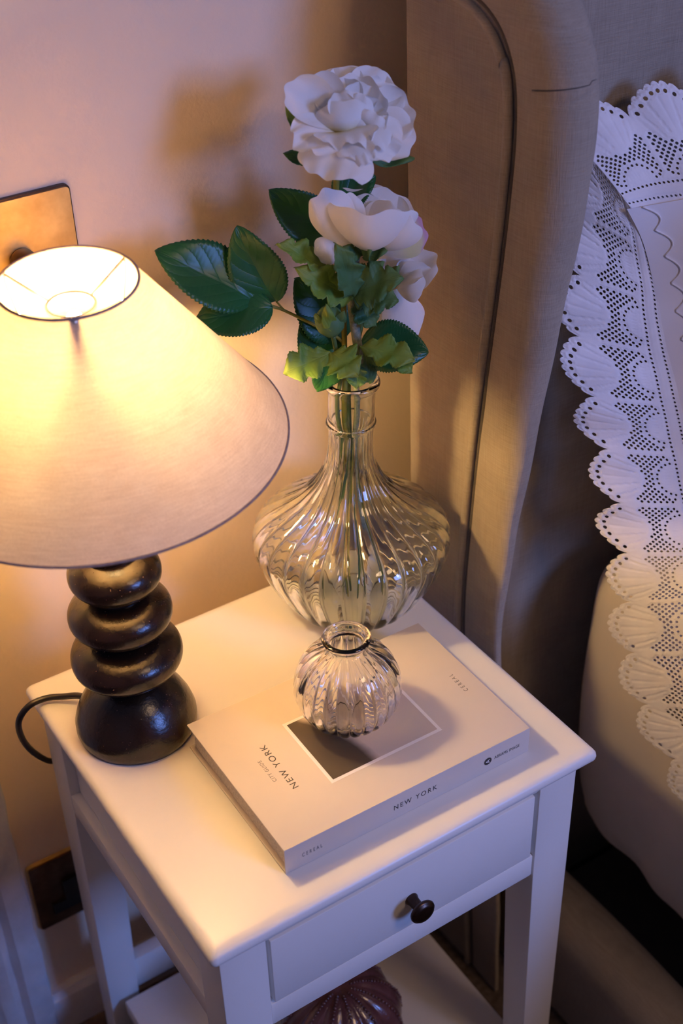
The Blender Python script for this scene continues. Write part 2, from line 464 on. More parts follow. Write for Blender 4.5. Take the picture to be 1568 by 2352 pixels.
# ------------------------------------------------------------------ beaded plum glass ornament on the lower shelf
gc = Vector((.163, .1125, -.395))
t = thing('gourd_ornament', 'dark plum glazed ribbed ornament with rows of shiny beads, on the lower shelf', 'ornament', gc)
gp = [(0.0, .0001), (.0005, .026), (.008, .040), (.026, .051), (.050, .0560), (.072, .0530), (.090, .042), (.101, .027), (.1055, .013), (.1035, .0001)]
zz = crs([a for a, b in gp], 48); rr_ = crs([max(b, .0001) for a, b in gp], 48)
NR = 12
lathe('body', list(zip(zz, rr_)), gc, M['gourd'], t, 144, rfun=lambda i, z, r, a: max(r, .0001) * (1 - .10 * (1 - abs(math.sin(a * NR / 2))) ** 2))
bmb = bmesh.new()
for k in range(NR):
    a = 2 * PI * (k + .5) / NR
    for j in range(6, 44, 1):
        r = rr_[j] * 1.0 + .0006
        if j % 1: continue
        p = gc + Vector((math.cos(a) * r, math.sin(a) * r, zz[j] + .0003))
        bmesh.ops.create_icosphere(bmb, subdivisions=1, radius=.0014 if j % 3 else .0019, matrix=Matrix.Translation(p))
me = bpy.data.meshes.new('bead_rows'); bmb.to_mesh(me); bmb.free(); me.materials.append(M['gourd'])
o = bpy.data.objects.new('bead_rows', me); COL.objects.link(o); mod_smooth(o, 80); adopt(o, t); o['kind'] = 'stuff'

# ------------------------------------------------------------------ lamp
LX, LY = .0568, .2221
t = thing('table_lamp', 'lit table lamp of stacked dark pebble shapes under a cream linen shade', 'lamp', (LX, LY, 0))
def pebble(name, z, a, b, seed, sq=2.25):
    P = []
    for i in range(29):
        ph = -PI / 2 + PI * i / 28
        c = abs(math.cos(ph)) ** (2 / sq); s = math.copysign(abs(math.sin(ph)) ** (2 / sq), math.sin(ph))
        P.append((z + b * s, max(a * c, .0001)))
    return lathe(name, P, (LX, LY, 0), M['stone'], t, 72, rfun=lambda i, z_, r, a_: r * (1 + .010 * math.sin(a_ * 2 + seed) + .006 * math.sin(a_ * 3 + 2 * seed)))
base = lathe('base', [(0, .0001), (0, .0440), (.001, .0452), (.006, .0464), (.012, .0463), (.020, .0440), (.028, .0402), (.036, .0345), (.043, .0275), (.048, .020), (.051, .0125), (.0515, .0001)],
             (LX, LY, 0), M['stone'], t, 96)
base['label'] = 'domed dark brown base'
for i, (z, a, b) in enumerate(((.0735, .0418, .0200), (.1125, .0377, .0188), (.1495, .0333, .0182))):
    pebble('pebble', z, a, b, i * 1.7)
for z in (.0525, .0925, .131, .1685):
    lathe('neck_disc', [(z - .004, .0001), (z - .004, .0185), (z - .001, .0195), (z + .003, .0190), (z + .004, .0001)], (LX, LY, 0), M['stone'], t, 40)
lathe('stem', [(.166, .0001), (.166, .0055), (.255, .0055), (.255, .0001)], (LX, LY, 0), M['bronze'], t, 24)
lathe('bulb_holder', [(.252, .0001), (.252, .011), (.256, .0145), (.294, .0145), (.295, .0001)], (LX, LY, 0), M['wire'], t, 32)
bc = Vector((LX, LY, .326))
lathe('light_bulb', [(-.032, .0001), (-.032, .007), (-.022, .0095), (-.010, .0145), (.002, .0165), (.012, .0140), (.020, .0085), (.0275, .003), (.029, .0001)], bc, M['bulb'], t, 20)
# shade, slightly crooked on the stem
sn = Vector((-.0359, -.0734, 1)).normalized()
sc0 = Vector((LX, LY, .25)) - sn * .25
ZT, RT, ZB, RB = .3796, .0430, .2641, .1290
SP = [(ZB + (ZT - ZB) * i / 24, RB + (RT - RB) * i / 24) for i in range(25)]
sh = lathe('lampshade', SP, sc0, M['shade'], t, 128, sn)
def circ(z, r, n=128):
    u = sn.cross(Vector((0, 1, 0))).normalized(); w = sn.cross(u)
    return [sc0 + sn * z + (u * math.cos(2 * PI * k / n) + w * math.sin(2 * PI * k / n)) * r for k in range(n)]
tube('rim_trim', circ(ZT, RT), .0011, M['taupe'], sh, 8, closed=True)
tube('rim_trim', circ(ZB, RB), .0009, M['taupe'], sh, 8, closed=True)
ft = tube('shade_fitter', circ(ZT - .016, .015, 48), .0012, M['wire'], t, 8, closed=True)
a0 = math.atan2(-.85, -.30)
for k in range(3):
    a = a0 + k * 2 * PI / 3
    d = Vector((math.cos(a), math.sin(a), 0)); d = (d - sn * d.dot(sn)).normalized()
    p1 = sc0 + sn * (ZT - .016) + d * .015; p2 = sc0 + sn * (ZT - .001) + d * (RT - .001)
    tube('spoke', [p1, p2], .0016 if k == 0 else .0011, M['wire'], ft, 6)
    p3 = sc0 + sn * (ZT - .055) + d * .030
    tube('strut', [p2, p2 - sn * .012 - d * .001, p3, Vector((LX, LY, .282)) + d * .016], .0030 if k == 0 else .0013, M['wire'], ft, 6, samples=14)
pw = [(.042, .245, .010), on(186, 1599, 2, .0085), on(145, 1600, 2, .0055), on(105, 1604, 2, .0045), on(66, 1622, 1, .286), on(43, 1658, 1, .290), on(52, 1698, 1, .308), on(80, 1730, 1, .320), on(120, 1748, 1, .326), (.030, .330, -.105), (.045, .335, -.16), (.05, .340, -.25), (.05, .345, -.29)]
tube('power_cable', pw, .0026, M['black'], t, 12, samples=90)['label'] = 'black cable looping over the table edge'

# ------------------------------------------------------------------ book
BX0, BX1, BY0, BY1, BH = .0766, .2868, .0307, .1748, .0240
bcx, bcy = (BX0 + BX1) / 2, (BY0 + BY1) / 2
t = thing('book', 'cream hardback city guide lying flat under the small round vase', 'book', (bcx, bcy, 0))
box('pages', (BX0 + .0035, BY0 + .0012, .0017), (BX1 - .0035, BY1 - .004, BH - .0017), M['pages'], t)
fc = box('front_cover', (BX0, BY0 + .0008, BH - .0016), (BX1, BY1, BH), M['cover'], t, .0005)
box('back_cover', (BX0, BY0 + .0008, .0001), (BX1, BY1, .0017), M['cover'], t, .0005)
sp = box('spine', (BX0, BY0, .0001), (BX1, BY0 + .0014, BH), M['cover'], t, .0006)
def text(name, s, origin, right, up, width, height, mat, parent, spacing=1.2):
    cu = bpy.data.curves.new(name, 'FONT'); cu.body = s; cu.size = 1.0; cu.space_character = spacing
    tmp = bpy.data.objects.new('tmp', cu); COL.objects.link(tmp)
    dg = bpy.context.evaluated_depsgraph_get(); dg.update()
    me = bpy.data.meshes.new_from_object(tmp.evaluated_get(dg))
    bpy.data.objects.remove(tmp)
    xs = [v.co.x for v in me.vertices]; ys = [v.co.y for v in me.vertices]
    sx = width / (max(xs) - min(xs)); sy = height / (max(ys) - min(ys)); x0 = min(xs); y0 = min(ys)
    r = Vector(right).normalized(); u = Vector(up).normalized(); o_ = Vector(origin)
    for v in me.vertices:
        v.co = o_ + r * ((v.co.x - x0) * sx) + u * ((v.co.y - y0) * sy)
    me.materials.clear(); me.materials.append(mat)
    me.name = name
    o = bpy.data.objects.new(name, me); COL.objects.link(o); o.parent = parent
    return o
e = .00012
def flat(name, P, mat, parent, uv=None):
    o = mk(name, P, [(0, 1, 2, 3)], mat, parent, smooth=False, uvs=uv or [(0, 0), (1, 0), (1, 1), (0, 1)]); return o
zt = BH + e
flat('photo_border', [(.1358, .0648, zt), (.2317, .0648, zt), (.2317, .1352, zt), (.1358, .1352, zt)], M['white_print'], fc)
flat('cover_photo', [(.1384, .0674, zt + e), (.2291, .0674, zt + e), (.2291, .1326, zt + e), (.1384, .1326, zt + e)], M['photo'], fc)
text('title_lettering', 'NEW YORK', (.1150, .0755, zt), (0, 1, 0), (-1, 0, 0), .0490, .0050, M['ink'], fc, 1.25)
text('subtitle_lettering', 'CITY GUIDE', (.1048, .0888, zt), (0, 1, 0), (-1, 0, 0), .0235, .0028, M['inkgrey'], fc, 1.2)
text('publisher_lettering', 'CEREAL', (.2735, .0885, zt), (0, 1, 0), (-1, 0, 0), .0215, .0036, M['inkgrey'], fc, 1.8)
ys = BY0 - e
text('spine_lettering', 'CEREAL', (.0902, ys, .0095), (1, 0, 0), (0, 0, 1), .0160, .0036, M['inkgrey'], sp, 1.7)
text('spine_lettering', 'NEW YORK', (.1656, ys, .0095), (1, 0, 0), (0, 0, 1), .0371, .0046, M['ink'], sp, 1.35)
text('spine_lettering', 'ABRAMS IMAGE', (.2543, ys, .0100), (1, 0, 0), (0, 0, 1), .0232, .0030, M['ink'], sp, 1.1)
lg = mk('round_emblem', [(.2483 + .0034 * math.cos(2 * PI * k / 32), ys, .0112 + .0034 * math.sin(2 * PI * k / 32)) for k in range(32)], [tuple(range(32))], M['ink'], None, smooth=False); lg.parent = sp
text('emblem_letter', 'A', (.2500, ys - e, .0094), (0, 0, 1), (-1, 0, 0), .0036, .0036, M['white_print'], sp)
t.rotation_euler.z = math.radians(-0.9)

# ------------------------------------------------------------------ glass vases
def vase(name, label, c, outer, inner, nfl, amp, mat, res, lean=None, twist=0.0):
    """outer: (z, r, flute) from the underside centre to the lip; inner: the same back down to the floor"""
    A = outer + inner
    zs = [p[0] for p in outer]; n1 = len(outer) * 7; n2 = len(inner) * 7
    def sm(L, n): return list(zip(crs([p[0] for p in L], n), crs([p[1] for p in L], n), crs([p[2] for p in L], n)))
    P = sm(outer, n1) + sm(inner, n2)
    t = thing(name, label, 'vase', c)
    V = []; F = []; N = res
    c = Vector(c)
    for z, r, f in P:
        sh_ = lean(z) if lean else Vector((0, 0, 0))
        for k in range(N):
            a = 2 * PI * k / N
            fl = 1 - max(0, f) * amp * (1 - abs(math.sin(a * nfl / 2))) ** 1.4
            V.append(c + sh_ + Vector((math.cos(a) * max(r, .00005) * fl, math.sin(a) * max(r, .00005) * fl, z)))
    for i in range(len(P) - 1):
        for k in range(N):
            F.append((i * N + k, i * N + (k + 1) % N, (i + 1) * N + (k + 1) % N, (i + 1) * N + k))
    F.append(tuple(range(N))[::-1]); F.append(tuple((len(P) - 1) * N + k for k in range(N)))
    o = mk('glass_body', V, F, mat, t)
    return t
def lean(z): return RR * (.0036 * max(0, (z - .12) / .1) ** 1.2) if z > .12 else Vector((0, 0, 0))
big_o = [(.0015, .0001, 0), (.0005, .030, 0), (.0, .036, .3), (.002, .0400, .7), (.0127, .0530, 1), (.0318, .0660, 1), (.053, .0766, 1), (.066, .0808, 1), (.0765, .0815, 1), (.086, .0775, 1), (.095, .0675, 1), (.104, .0540, 1), (.114, .0405, 1), (.126, .0300, 1),
         (.139, .0230, 1), (.150, .0193, .9), (.162, .0178, .8), (.176, .0176, .6), (.1795, .0182, .1), (.1812, .0197, 0), (.1832, .0197, 0), (.1848, .0186, 0), (.190, .0183, 0), (.205, .0182, 0), (.2125, .0184, 0), (.2145, .0205, 0), (.2168, .0217, 0), (.2192, .0214, 0), (.2204, .0200, 0)]
big_i = [(.2204, .0180, 0), (.2185, .0166, 0), (.210, .0160, 0), (.190, .0160, 0), (.1795, .0152, .1), (.162, .0154, .4), (.150, .0167, .5), (.139, .0203, .5), (.125, .0272, .5), (.1125, .0378, .5), (.102, .0512, .5), (.093, .0645, .5), (.084, .0744, .5), (.0755, .0785, .5), (.066, .0778, .5), (.053, .0734, .5),
         (.0318, .0628, .5), (.0150, .0505, .4), (.0085, .040, .2), (.0070, .022, 0), (.0068, .0001, 0)]
vase('tall_glass_vase', 'large clear fluted glass vase with a narrow neck, holding white flowers', (VAX.x, VAX.y, 0.0002), big_o, big_i, 28, .055, M['glass'], 336, lean)
so = [(.001, .0001, 0), (.0004, .014, 0), (.0, .0175, .4), (.0025, .0215, 1), (.010, .0305, 1), (.020, .0370, 1), (.031, .0398, 1), (.042, .0390, 1), (.053, .0350, 1), (.062, .0285, 1), (.0685, .0205, .9), (.0715, .0163, .3), (.0735, .0150, 0), (.0755, .0153, 0), (.0770, .0170, 0), (.0785, .0180, 0), (.0802, .0178, 0), (.0810, .0166, 0)]
si = [(.0808, .0148, 0), (.0795, .0134, 0), (.0765, .0124, 0), (.0735, .0124, 0), (.0700, .0136, 0), (.0665, .0185, .3), (.060, .0268, .5), (.052, .0327, .5), (.042, .0367, .5), (.031, .0374, .5), (.020, .0344, .5), (.011, .0275, .4), (.0062, .018, .1), (.0050, .0001, 0)]
vase('small_glass_vase', 'small round clear ribbed glass bud vase standing empty on the book', (.1806, .1129, BH + .0004), so, si, 24, .07, M['glass2'], 312)

# ------------------------------------------------------------------ flowers
def basis(T, nrm):
    T = T.normalized(); side = T.cross(nrm).normalized(); n2 = side.cross(T).normalized()
    return side, n2
NV = (-HH * .75 + UU * .66).normalized()       # faces the viewer and upwards
def petal(parent, B, T, width, bulge=0.0, cup=0.0, ruf=.002, seed=0, nrm=None, mat='petal', curl=0.0, sq=.5, name='petal', tip=.18, freq=3.6):
    B = W(*B) if len(B) == 3 and not isinstance(B, Vector) else B
    T = W(*T) if len(T) == 3 and not isinstance(T, Vector) else T
    nrm = nrm or NV
    side, n2 = basis(T - B, nrm); L = (T - B).length
    mid = (B + T) / 2 + n2 * bulge
    rnd = random.Random(seed * 13 + 5); ph = [rnd.uniform(0, 6.28) for _ in range(5)]
    def fn(a, v):
        u = a * 2 - 1
        vv = v - tip * (abs(u) ** 2.4) * v * v
        vv += .025 * math.sin(u * 7 + ph[3]) * v ** 3
        c = B * (1 - vv) ** 2 + mid * 2 * vv * (1 - vv) + T * vv * vv
        hw = width / 2 * (.22 + .78 * math.sin(min(1, v / .72) * PI / 2) ** .8) * (1 - sq * max(0, (v - .72) / .28) ** 2 * .35)
        off = cup * u * u * hw + ruf * (math.sin(freq * u + ph[0]) * .7 + math.sin(freq * 2.1 * u + ph[1]) * .4) * v ** 2.2
        off += curl * max(0, v - .7) ** 2 * 11
        off += .0009 * math.sin(2.4 * u + 4 * v + ph[2])
        return c + side * (u * hw * (1 - .12 * abs(cup) * u * u)) + n2 * off
    return grid(name, fn, 22, 22, M[mat], parent)
def leaf(parent, B, T, width, nrm=None, bend=0.0, fold=.25, mat='leaf', teeth=24, name='leaf', asym=0.0, roll=0.0, lobes=0, pk=.42, stalk=0):
    B = W(*B); T = W(*T); nrm = nrm or NV
    side, n2 = basis(T - B, nrm)
    if roll: 
        q = Matrix.Rotation(roll, 3, (T - B).normalized()); side = q @ side; n2 = q @ n2
    mid = (B + T) / 2 + n2 * bend + side * asym
    nv = teeth * 4 if not lobes else 72
    def hwf(v):
        if v <= 0 or v >= 1: return 0.0
        e_ = math.log(.5) / math.log(pk)
        w = math.sin(PI * v ** e_) ** .72
        if lobes:
            w *= .62 + .38 * abs(math.sin(v * PI * lobes + .4)) ** .8
            w *= 1 + .10 * ((v * 17) % 1.0 - .5)
        else:
            s = (v * teeth) % 1.0
            w *= 1 + .075 * (s - .6) if v < .97 else 1
        return w * width / 2
    def fn(a, v):
        u = a * 2 - 1
        c = B * (1 - v) ** 2 + mid * 2 * v * (1 - v) + T * v * v
        h = hwf(v)
        off = fold * abs(u) * h + .0012 * math.sin(v * 9 + u * 2) + (.0016 * math.sin(v * 21 + u * 3) * abs(u) if lobes else 0)
        return c + side * (u * h) + n2 * off
    o = grid(name, fn, 10, nv, M[mat], parent)
    return solid(o, .00035)

vz = lambda x, y, z: Vector((VAX.x, VAX.y, 0)) + RR * x - HH * y + UU * z

# -- tall rose with its dark serrated leaves
rose = thing('rose_stem', 'tallest white silk rose, fully open, with dark serrated leaves on its stem', 'flower', vz(.010, .004, .009), 'white silk flowers in the tall vase')
tube('stem', [vz(.010, .004, .0095), vz(.006, .002, .07), vz(-.001, .001, .14), vz(-.003, .002, .19), vz(-.002, .004, .22), W(790, 760, 0), W(786, 600, -.012), W(772, 450, -.006), W(778, 360, .006)], .0021, M['stem_y'], rose, 10, samples=60)
c = (800, 270)
PT = [ # base px, tip px, width, bulge, cup, ruffle, seed, curl
 ((800, 270, -.010), (748, 166, -.034), .044, .003, .35, .0022, 1, -.0), ((812, 265, -.012), (836, 153, -.040), .046, .002, .30, .0020, 2, 0),
 ((815, 268, -.006), (888, 172, -.030), .040, .004, .4, .0024, 3, 0), ((822, 275, -.004), (912, 205, -.020), .036, .003, .3, .0022, 4, 0),
 ((815, 290, -.002), (950, 255, -.008), .042, .004, .35, .0028, 5, 0), ((810, 300, .000), (952, 320, .004), .040, .002, .30, .0030, 6, -.002),
 ((795, 290, .002), (655, 200, .004), .034, .004, .55, .0022, 7, 0), ((790, 285, .004), (690, 190, -.008), .040, .005, .5, .0020, 8, 0),
 ((800, 290, .000), (762, 185, -.016), .036, .004, .5, .0018, 9, 0), ((808, 290, .002), (818, 172, -.018), .036, .006, .6, .0018, 10, 0),
 ((812, 292, .004), (858, 200, -.010), .034, .006, .6, .0018, 11, 0), ((812, 295, .006), (884, 250, .002), .030, .005, .6, .0020, 12, 0),
]
for (B, T, w, bl, cp, rf, sd, cl) in PT: petal(rose, B, T, w, -bl * 1.4, cp, rf, sd, curl=cl)
# inner cup and swirl, backs turned to the viewer
for (B, T, w, bl, cp, rf, sd) in [
 ((795, 308, .014), (785, 232, .010), .040, .008, -.55, .0016, 21), ((815, 312, .012), (838, 250, .006), .030, .006, -.5, .0016, 22),
 ((800, 300, .008), (800, 208, -.002), .026, .004, -.4, .0012, 23), ((812, 300, .009), (828, 215, .000), .022, .005, -.5, .0012, 24),
 ((798, 296, .010), (772, 214, .002), .020, .004, .5, .0012, 25), ((840, 300, .012), (862, 258, .010), .024, .004, .2, .0026, 26)]:
    petal(rose, B, T, w, bl, cp, rf, sd)
# lower outer petals that fold forward and down
DN = (-HH * .55 + UU * .83).normalized()
for (B, T, w, bl, cp, rf, sd) in [
 ((790, 300, .006), (680, 338, .030), .040, .004, .3, .0030, 31), ((800, 305, .010), (752, 410, .046), .054, .007, -.20, .0022, 32), ((805, 300, .012), (860, 352, .034), .044, .008, -.15, .0034, 33),
 ((815, 298, .010), (915, 348, .022), .040, .006, .10, .0030, 34), ((800, 310, .012), (838, 382, .040), .024, .006, -.1, .0020, 35), ((790, 300, .010), (800, 336, .034), .044, .006, .1, .0034, 36)]:
    petal(rose, B, T, w, bl, cp, rf * 1.3, sd, nrm=DN, freq=5.5)
leaf(rose, (716, 334, -.004), (655, 240, -.002), .010, mat='leaf_m', name='sepal', teeth=8, bend=-.006)
leaf(rose, (735, 372, .0), (650, 352, .0), .012, name='sepal', mat='leaf', teeth=8, bend=-.003)
leaf(rose, (848, 366, .002), (952, 364, .0), .011, name='sepal', mat='leaf_m', teeth=10, bend=-.004)
lathe('receptacle', [(-.010, .0001), (-.009, .0035), (.0, .0055), (.006, .0060), (.010, .0001)], W(779, 352, .004), M['stem_y'], rose, 16)
leaf(rose, (760, 545, -.020), (617, 437, -.012), .036, bend=.006, fold=.30, roll=-.25)
leaf(rose, (765, 460, -.022), (862, 404, -.026), .031, bend=.004, fold=.2)
leaf(rose, (580, 690, .014), (355, 576, .020), .050, bend=.006, fold=.22, roll=.2)
leaf(rose, (635, 692, .008), (543, 519, .004), .041, bend=.005, fold=.28, roll=-.3, asym=-.003)
leaf(rose, (626, 706, .016), (445, 742, .026), .039, bend=.006, fold=.16, roll=.1)
leaf(rose, (796, 770, -.012), (676, 640, -.010), .048, bend=.005, fold=.2)
leaf(rose, (768, 856, -.004), (688, 742, .000), .036, bend=.005, fold=.25)
leaf(rose, (775, 800, .006), (727, 898, .010), .024, bend=.006, fold=.3, roll=-.3)
leaf(rose, (828, 788, -.006), (984, 809, .004), .040, bend=.006, fold=.22, roll=.15)
tube('leaf_stalk', [W(792, 790, 0), W(760, 765, .004), W(700, 736, .006), W(640, 708, .010), W(580, 690, .014)], lambda v: .0014 - .0005 * v, M['stem_y'], rose, 8, samples=20)
tube('leaf_stalk', [W(652, 712, .009), W(634, 692, .008)], .0008, M['stem_y'], rose, 6)
tube('leaf_stalk', [W(642, 710, .010), W(626, 706, .016)], .0008, M['stem_y'], rose, 6)
tube('leaf_stalk', [W(786, 600, -.012), W(760, 545, -.020)], .0010, M['stem_y'], rose, 6)
tube('leaf_stalk', [W(772, 470, -.008), W(765, 460, -.022)], .0010, M['stem_y'], rose, 6)
tube('leaf_stalk', [W(798, 850, 0), W(828, 788, -.006)], .0012, M['stem_y'], rose, 6)

# -- middle peony-like flower on a pale hairy stem
peo = thing('peony_stem', 'middle white silk peony, cup shaped, on a pale hairy stem below the tall rose', 'flower', vz(.014, -.003, .009), 'white silk flowers in the tall vase')
tube('stem', [vz(.014, -.003, .0095), vz(.009, -.001, .08), vz(.005, 0, .15), vz(.007, .001, .195), vz(.007, .002, .222), W(829, 850, .004), W(816, 760, .008), W(808, 690, .008), W(812, 640, .006), W(818, 585, .0)],
     lambda v: .0022 + .0014 * max(0, min(1, (v - .45) * 6)) * (1 - max(0, (v - .86) * 5)), M['stem_h'], peo, 12, samples=70)
FN = (-HH * .9 + UU * .3).normalized()
for (B, T, w, bl, cp, rf, sd, mt) in [
 ((830, 560, -.012), (862, 427, -.034), .060, -.006, .30, .0008, 41, 'petal_w'), ((850, 560, -.010), (922, 450, -.026), .050, -.006, .35, .0008, 42, 'petal_w'),
 ((815, 560, -.008), (790, 434, -.022), .044, -.004, .3, .0008, 43, 'petal_w'), ((835, 560, -.002), (850, 448, -.014), .044, -.002, -.1, .0010, 44, 'petal_w'),
 ((820, 565, .002), (778, 446, -.004), .030, .002, -.3, .0012, 45, 'petal_w'), ((845, 565, .002), (905, 470, -.004), .034, .004, -.2, .0012, 46, 'petal_w')]:
    petal(peo, B, T, w, bl, cp, rf, sd, mat=mt)
for (B, T, w, bl, cp, rf, sd, mt) in [
 ((812, 576, .008), (735, 442, .018), .034, .008, -.5, .0012, 51, 'petal_w'), ((838, 578, .012), (852, 490, .034), .072, .012, -.55, .0012, 52, 'petal_w'),
 ((860, 570, .008), (930, 490, .022), .044, .010, -.5, .0012, 53, 'petal_w'), ((865, 572, -.004), (975, 520, -.006), .036, .008, -.4, .0010, 54, 'petal_g')]:
    petal(peo, B, T, w, bl, cp, rf, sd, nrm=FN, mat=mt)
petal(peo, (778, 556, .010), (728, 590, .014), .022, .005, -.3, .001, 55, mat='petal_w', nrm=FN)
for k, (B, T, w) in enumerate([((830, 588, .010), (785, 570, .018), .012), ((835, 590, .012), (850, 572, .020), .012), ((840, 588, .010), (888, 574, .016), .011)]):
    leaf(peo, B, T, w, name='sepal', mat='leaf_m', teeth=6, fold=.1)
leaf(peo, (748, 625, .012), (635, 560, .018), .024, mat='leaf_l', lobes=4, bend=.006, roll=.5, fold=.3)
tube('leaf_stalk', [W(808, 688, .010), W(770, 660, .010), W(746, 622, .012)], .0012, M['stem_g'], peo, 8, samples=10)
leaf(peo, (806, 690, .014), (678, 615, .026), .028, mat='leaf_l', lobes=4, bend=.008, fold=.25)
leaf(peo, (808, 680, .018), (770, 560, .030), .026, mat='leaf_m', lobes=3, bend=.008, fold=.3, roll=.3)
leaf(peo, (812, 678, .014), (924, 636, .022), .036, mat='leaf_m', lobes=4, bend=.008, fold=.2, roll=-.2)
leaf(peo, (812, 684, .010), (915, 690, .014), .028, mat='leaf_m', lobes=4, bend=.004, fold=.2)
leaf(peo, (815, 690, .008), (862, 750, .010), .022, mat='leaf_m', lobes=3, bend=.004, fold=.2)
leaf(peo, (815, 665, .008), (880, 600, .006), .020, mat='leaf_m', lobes=3, bend=.006, fold=.3)
leaf(peo, (806, 650, .004), (790, 590, .006), .016, mat='leaf_m', lobes=3, bend=.004, fold=.3)

# -- third flower, half hidden, on the right
fl = thing('drooping_flower_stem', 'white silk flower facing right, lowest of the three, half hidden behind the leaves', 'flower', vz(.004, -.010, .009), 'white silk flowers in the tall vase')
tube('stem', [vz(.004, -.010, .0095), vz(.003, -.006, .08), vz(.001, -.004, .15), vz(.001, -.004, .22), W(815, 850, -.008), W(822, 780, -.012), W(845, 700, -.016), W(885, 655, -.018)], .0020, M['stem_g'], fl, 10, samples=50)
for (B, T, w, bl, cp, rf, sd) in [
 ((905, 655, -.022), (920, 575, -.020), .036, .006, -.4, .001, 61), ((915, 650, -.020), (1005, 592, -.012), .034, .005, .35, .0016, 62),
 ((912, 648, -.024), (968, 572, -.026), .032, .004, .4, .0018, 63), ((912, 655, -.014), (975, 645, .000), .030, .008, -.4, .001, 64),
 ((905, 665, -.020), (945, 782, -.014), .036, .010, -.45, .001, 65), ((900, 668, -.024), (885, 752, -.022), .030, .006, -.3, .001, 66),
 ((915, 640, -.016), (960, 605, -.014), .018, .004, .6, .001, 67), ((915, 645, -.014), (985, 615, -.006), .018, .004, .5, .0014, 68), ((900, 655, -.020), (868, 600, -.022), .028, .005, -.3, .001, 69)]:
    petal(fl, B, T, w, bl, cp, rf, sd, mat='petal_w', tip=.28)
leaf(fl, (880, 665, -.014), (915, 610, -.010), .012, name='sepal', mat='leaf_m', teeth=6)

# -- bud with the yellow-green leaves at the mouth of the vase
bud = thing('bud_stem', 'closed yellow green bud on a thin stem with bright lobed leaves at the vase mouth', 'flower', vz(-.004, .008, .009))
tube('stem', [vz(-.004, .008, .0095), vz(-.004, .006, .08), vz(-.006, .004, .15), vz(-.008, .005, .20), W(781, 870, .010), W(774, 820, .020), W(765, 772, .026)], .0017, M['stem_g'], bud, 10, samples=50)
bp = W(757, 736, .028)
bax = (W(752, 700, .028) - W(764, 772, .026)).normalized()
lathe('bud', [(-.0125, .0001), (-.0115, .005), (-.006, .0098), (.0, .0108), (.006, .0088), (.010, .0052), (.0125, .0001)], bp, M['leaf_m'], bud, 24, bax)
BN = (-HH * .8 + UU * .5).normalized()
leaf(bud, (762, 770, .034), (748, 700, .040), .011, nrm=BN, name='sepal', mat='leaf_l', teeth=5, bend=.005, fold=-.4)
leaf(bud, (764, 770, .032), (790, 712, .034), .012, nrm=(BN + RR * .8).normalized(), name='sepal', mat='leaf_m', teeth=5, bend=.005, fold=-.4)
leaf(bud, (760, 770, .032), (722, 722, .034), .012, nrm=(BN - RR * .8).normalized(), name='sepal', mat='leaf_l', teeth=5, bend=.005, fold=-.4)
leaf(bud, (762, 812, .024), (652, 858, .040), .030, mat='leaf_l', lobes=3, bend=.006, fold=.15, pk=.55)
leaf(bud, (760, 810, .024), (822, 862, .042), .032, mat='leaf_l', lobes=3, bend=.008, fold=.12, pk=.5)
leaf(bud, (826, 795, .018), (952, 826, .034), .026, mat='leaf_l', lobes=3, bend=.006, fold=.2, pk=.55)
leaf(bud, (900, 812, .024), (946, 858, .030), .016, mat='leaf_l', lobes=2, bend=.003, fold=.2)
leaf(bud, (822, 840, .014), (818, 893, .022), .018, mat='leaf_m', lobes=2, bend=.004, fold=.3)
leaf(bud, (848, 880, .006), (838, 800, .006), .014, mat='leaf_m', teeth=10, bend=.003, fold=.3)
tube('leaf_stalk', [W(778, 850, .014), W(770, 828, .022), W(762, 812, .024)], .0010, M['stem_g'], bud, 6)
tube('leaf_stalk', [W(790, 868, .008), W(815, 830, .014), W(826, 795, .018)], .0010, M['stem_g'], bud, 6, samples=8)
tube('leaf_stalk', [W(795, 872, .006), W(818, 855, .010), W(822, 840, .014)], .0010, M['stem_g'], bud, 6, samples=8)

# ------------------------------------------------------------------ bed frame with upholstered headboard
bed = thing('bed_frame', 'bed frame with padded oatmeal linen headboard, right of the bedside table', 'bed', (.8, -.6, FZ))
HX = .365
# path of the seam on the side of the headboard (y, z), from the floor up and over the rounded top
SEAM = [(.176, FZ), (.190, -.30), (.206, -.10), (.212, -.03), (.207, .07), (.199, .17), (.190, .25), (.182, .32), (.1775, .37), (.1755, .41), (.1785, .445), (.190, .470), (.2085, .4855), (.235, .4940), (.270, .4985), (.297, .5000)]
def backy(z): return .262 + .032 * min(1, max(0, (z + .05) / .12)) + .012 * max(0, z) / .48 if z > -.05 else .262
NS = 120
S = cr([(0, a, b) for a, b in SEAM], NS)
def side(a, v):
    p = S[min(NS - 1, int(round(v * (NS - 1))))]
    yb = max(.2940 + .0108 * max(0, p.z) / .48, p.y)
    y = p.y + (yb - p.y) * a
    pad = .0035 * math.sin(PI * min(1, a * 1.0)) ** .5 if yb - p.y > .004 else 0
    zt_ = p.z
    return Vector((HX + .003 - pad, y, zt_))
grid('side_panel', side, 14, NS - 1, M['linen'], bed)['label'] = 'flat linen side of the headboard'
box('headboard_back', (HX + .06, .245, FZ), (1.9, .300, .60), M['linen'], bed)
pip = tube('piping', [Vector((HX - .0005, p.y + (.0065 if p.z < .46 else .0055), p.z - (.0055 if p.z > .46 else 0))) for p in S], .0036, M['linen'], bed, 10)
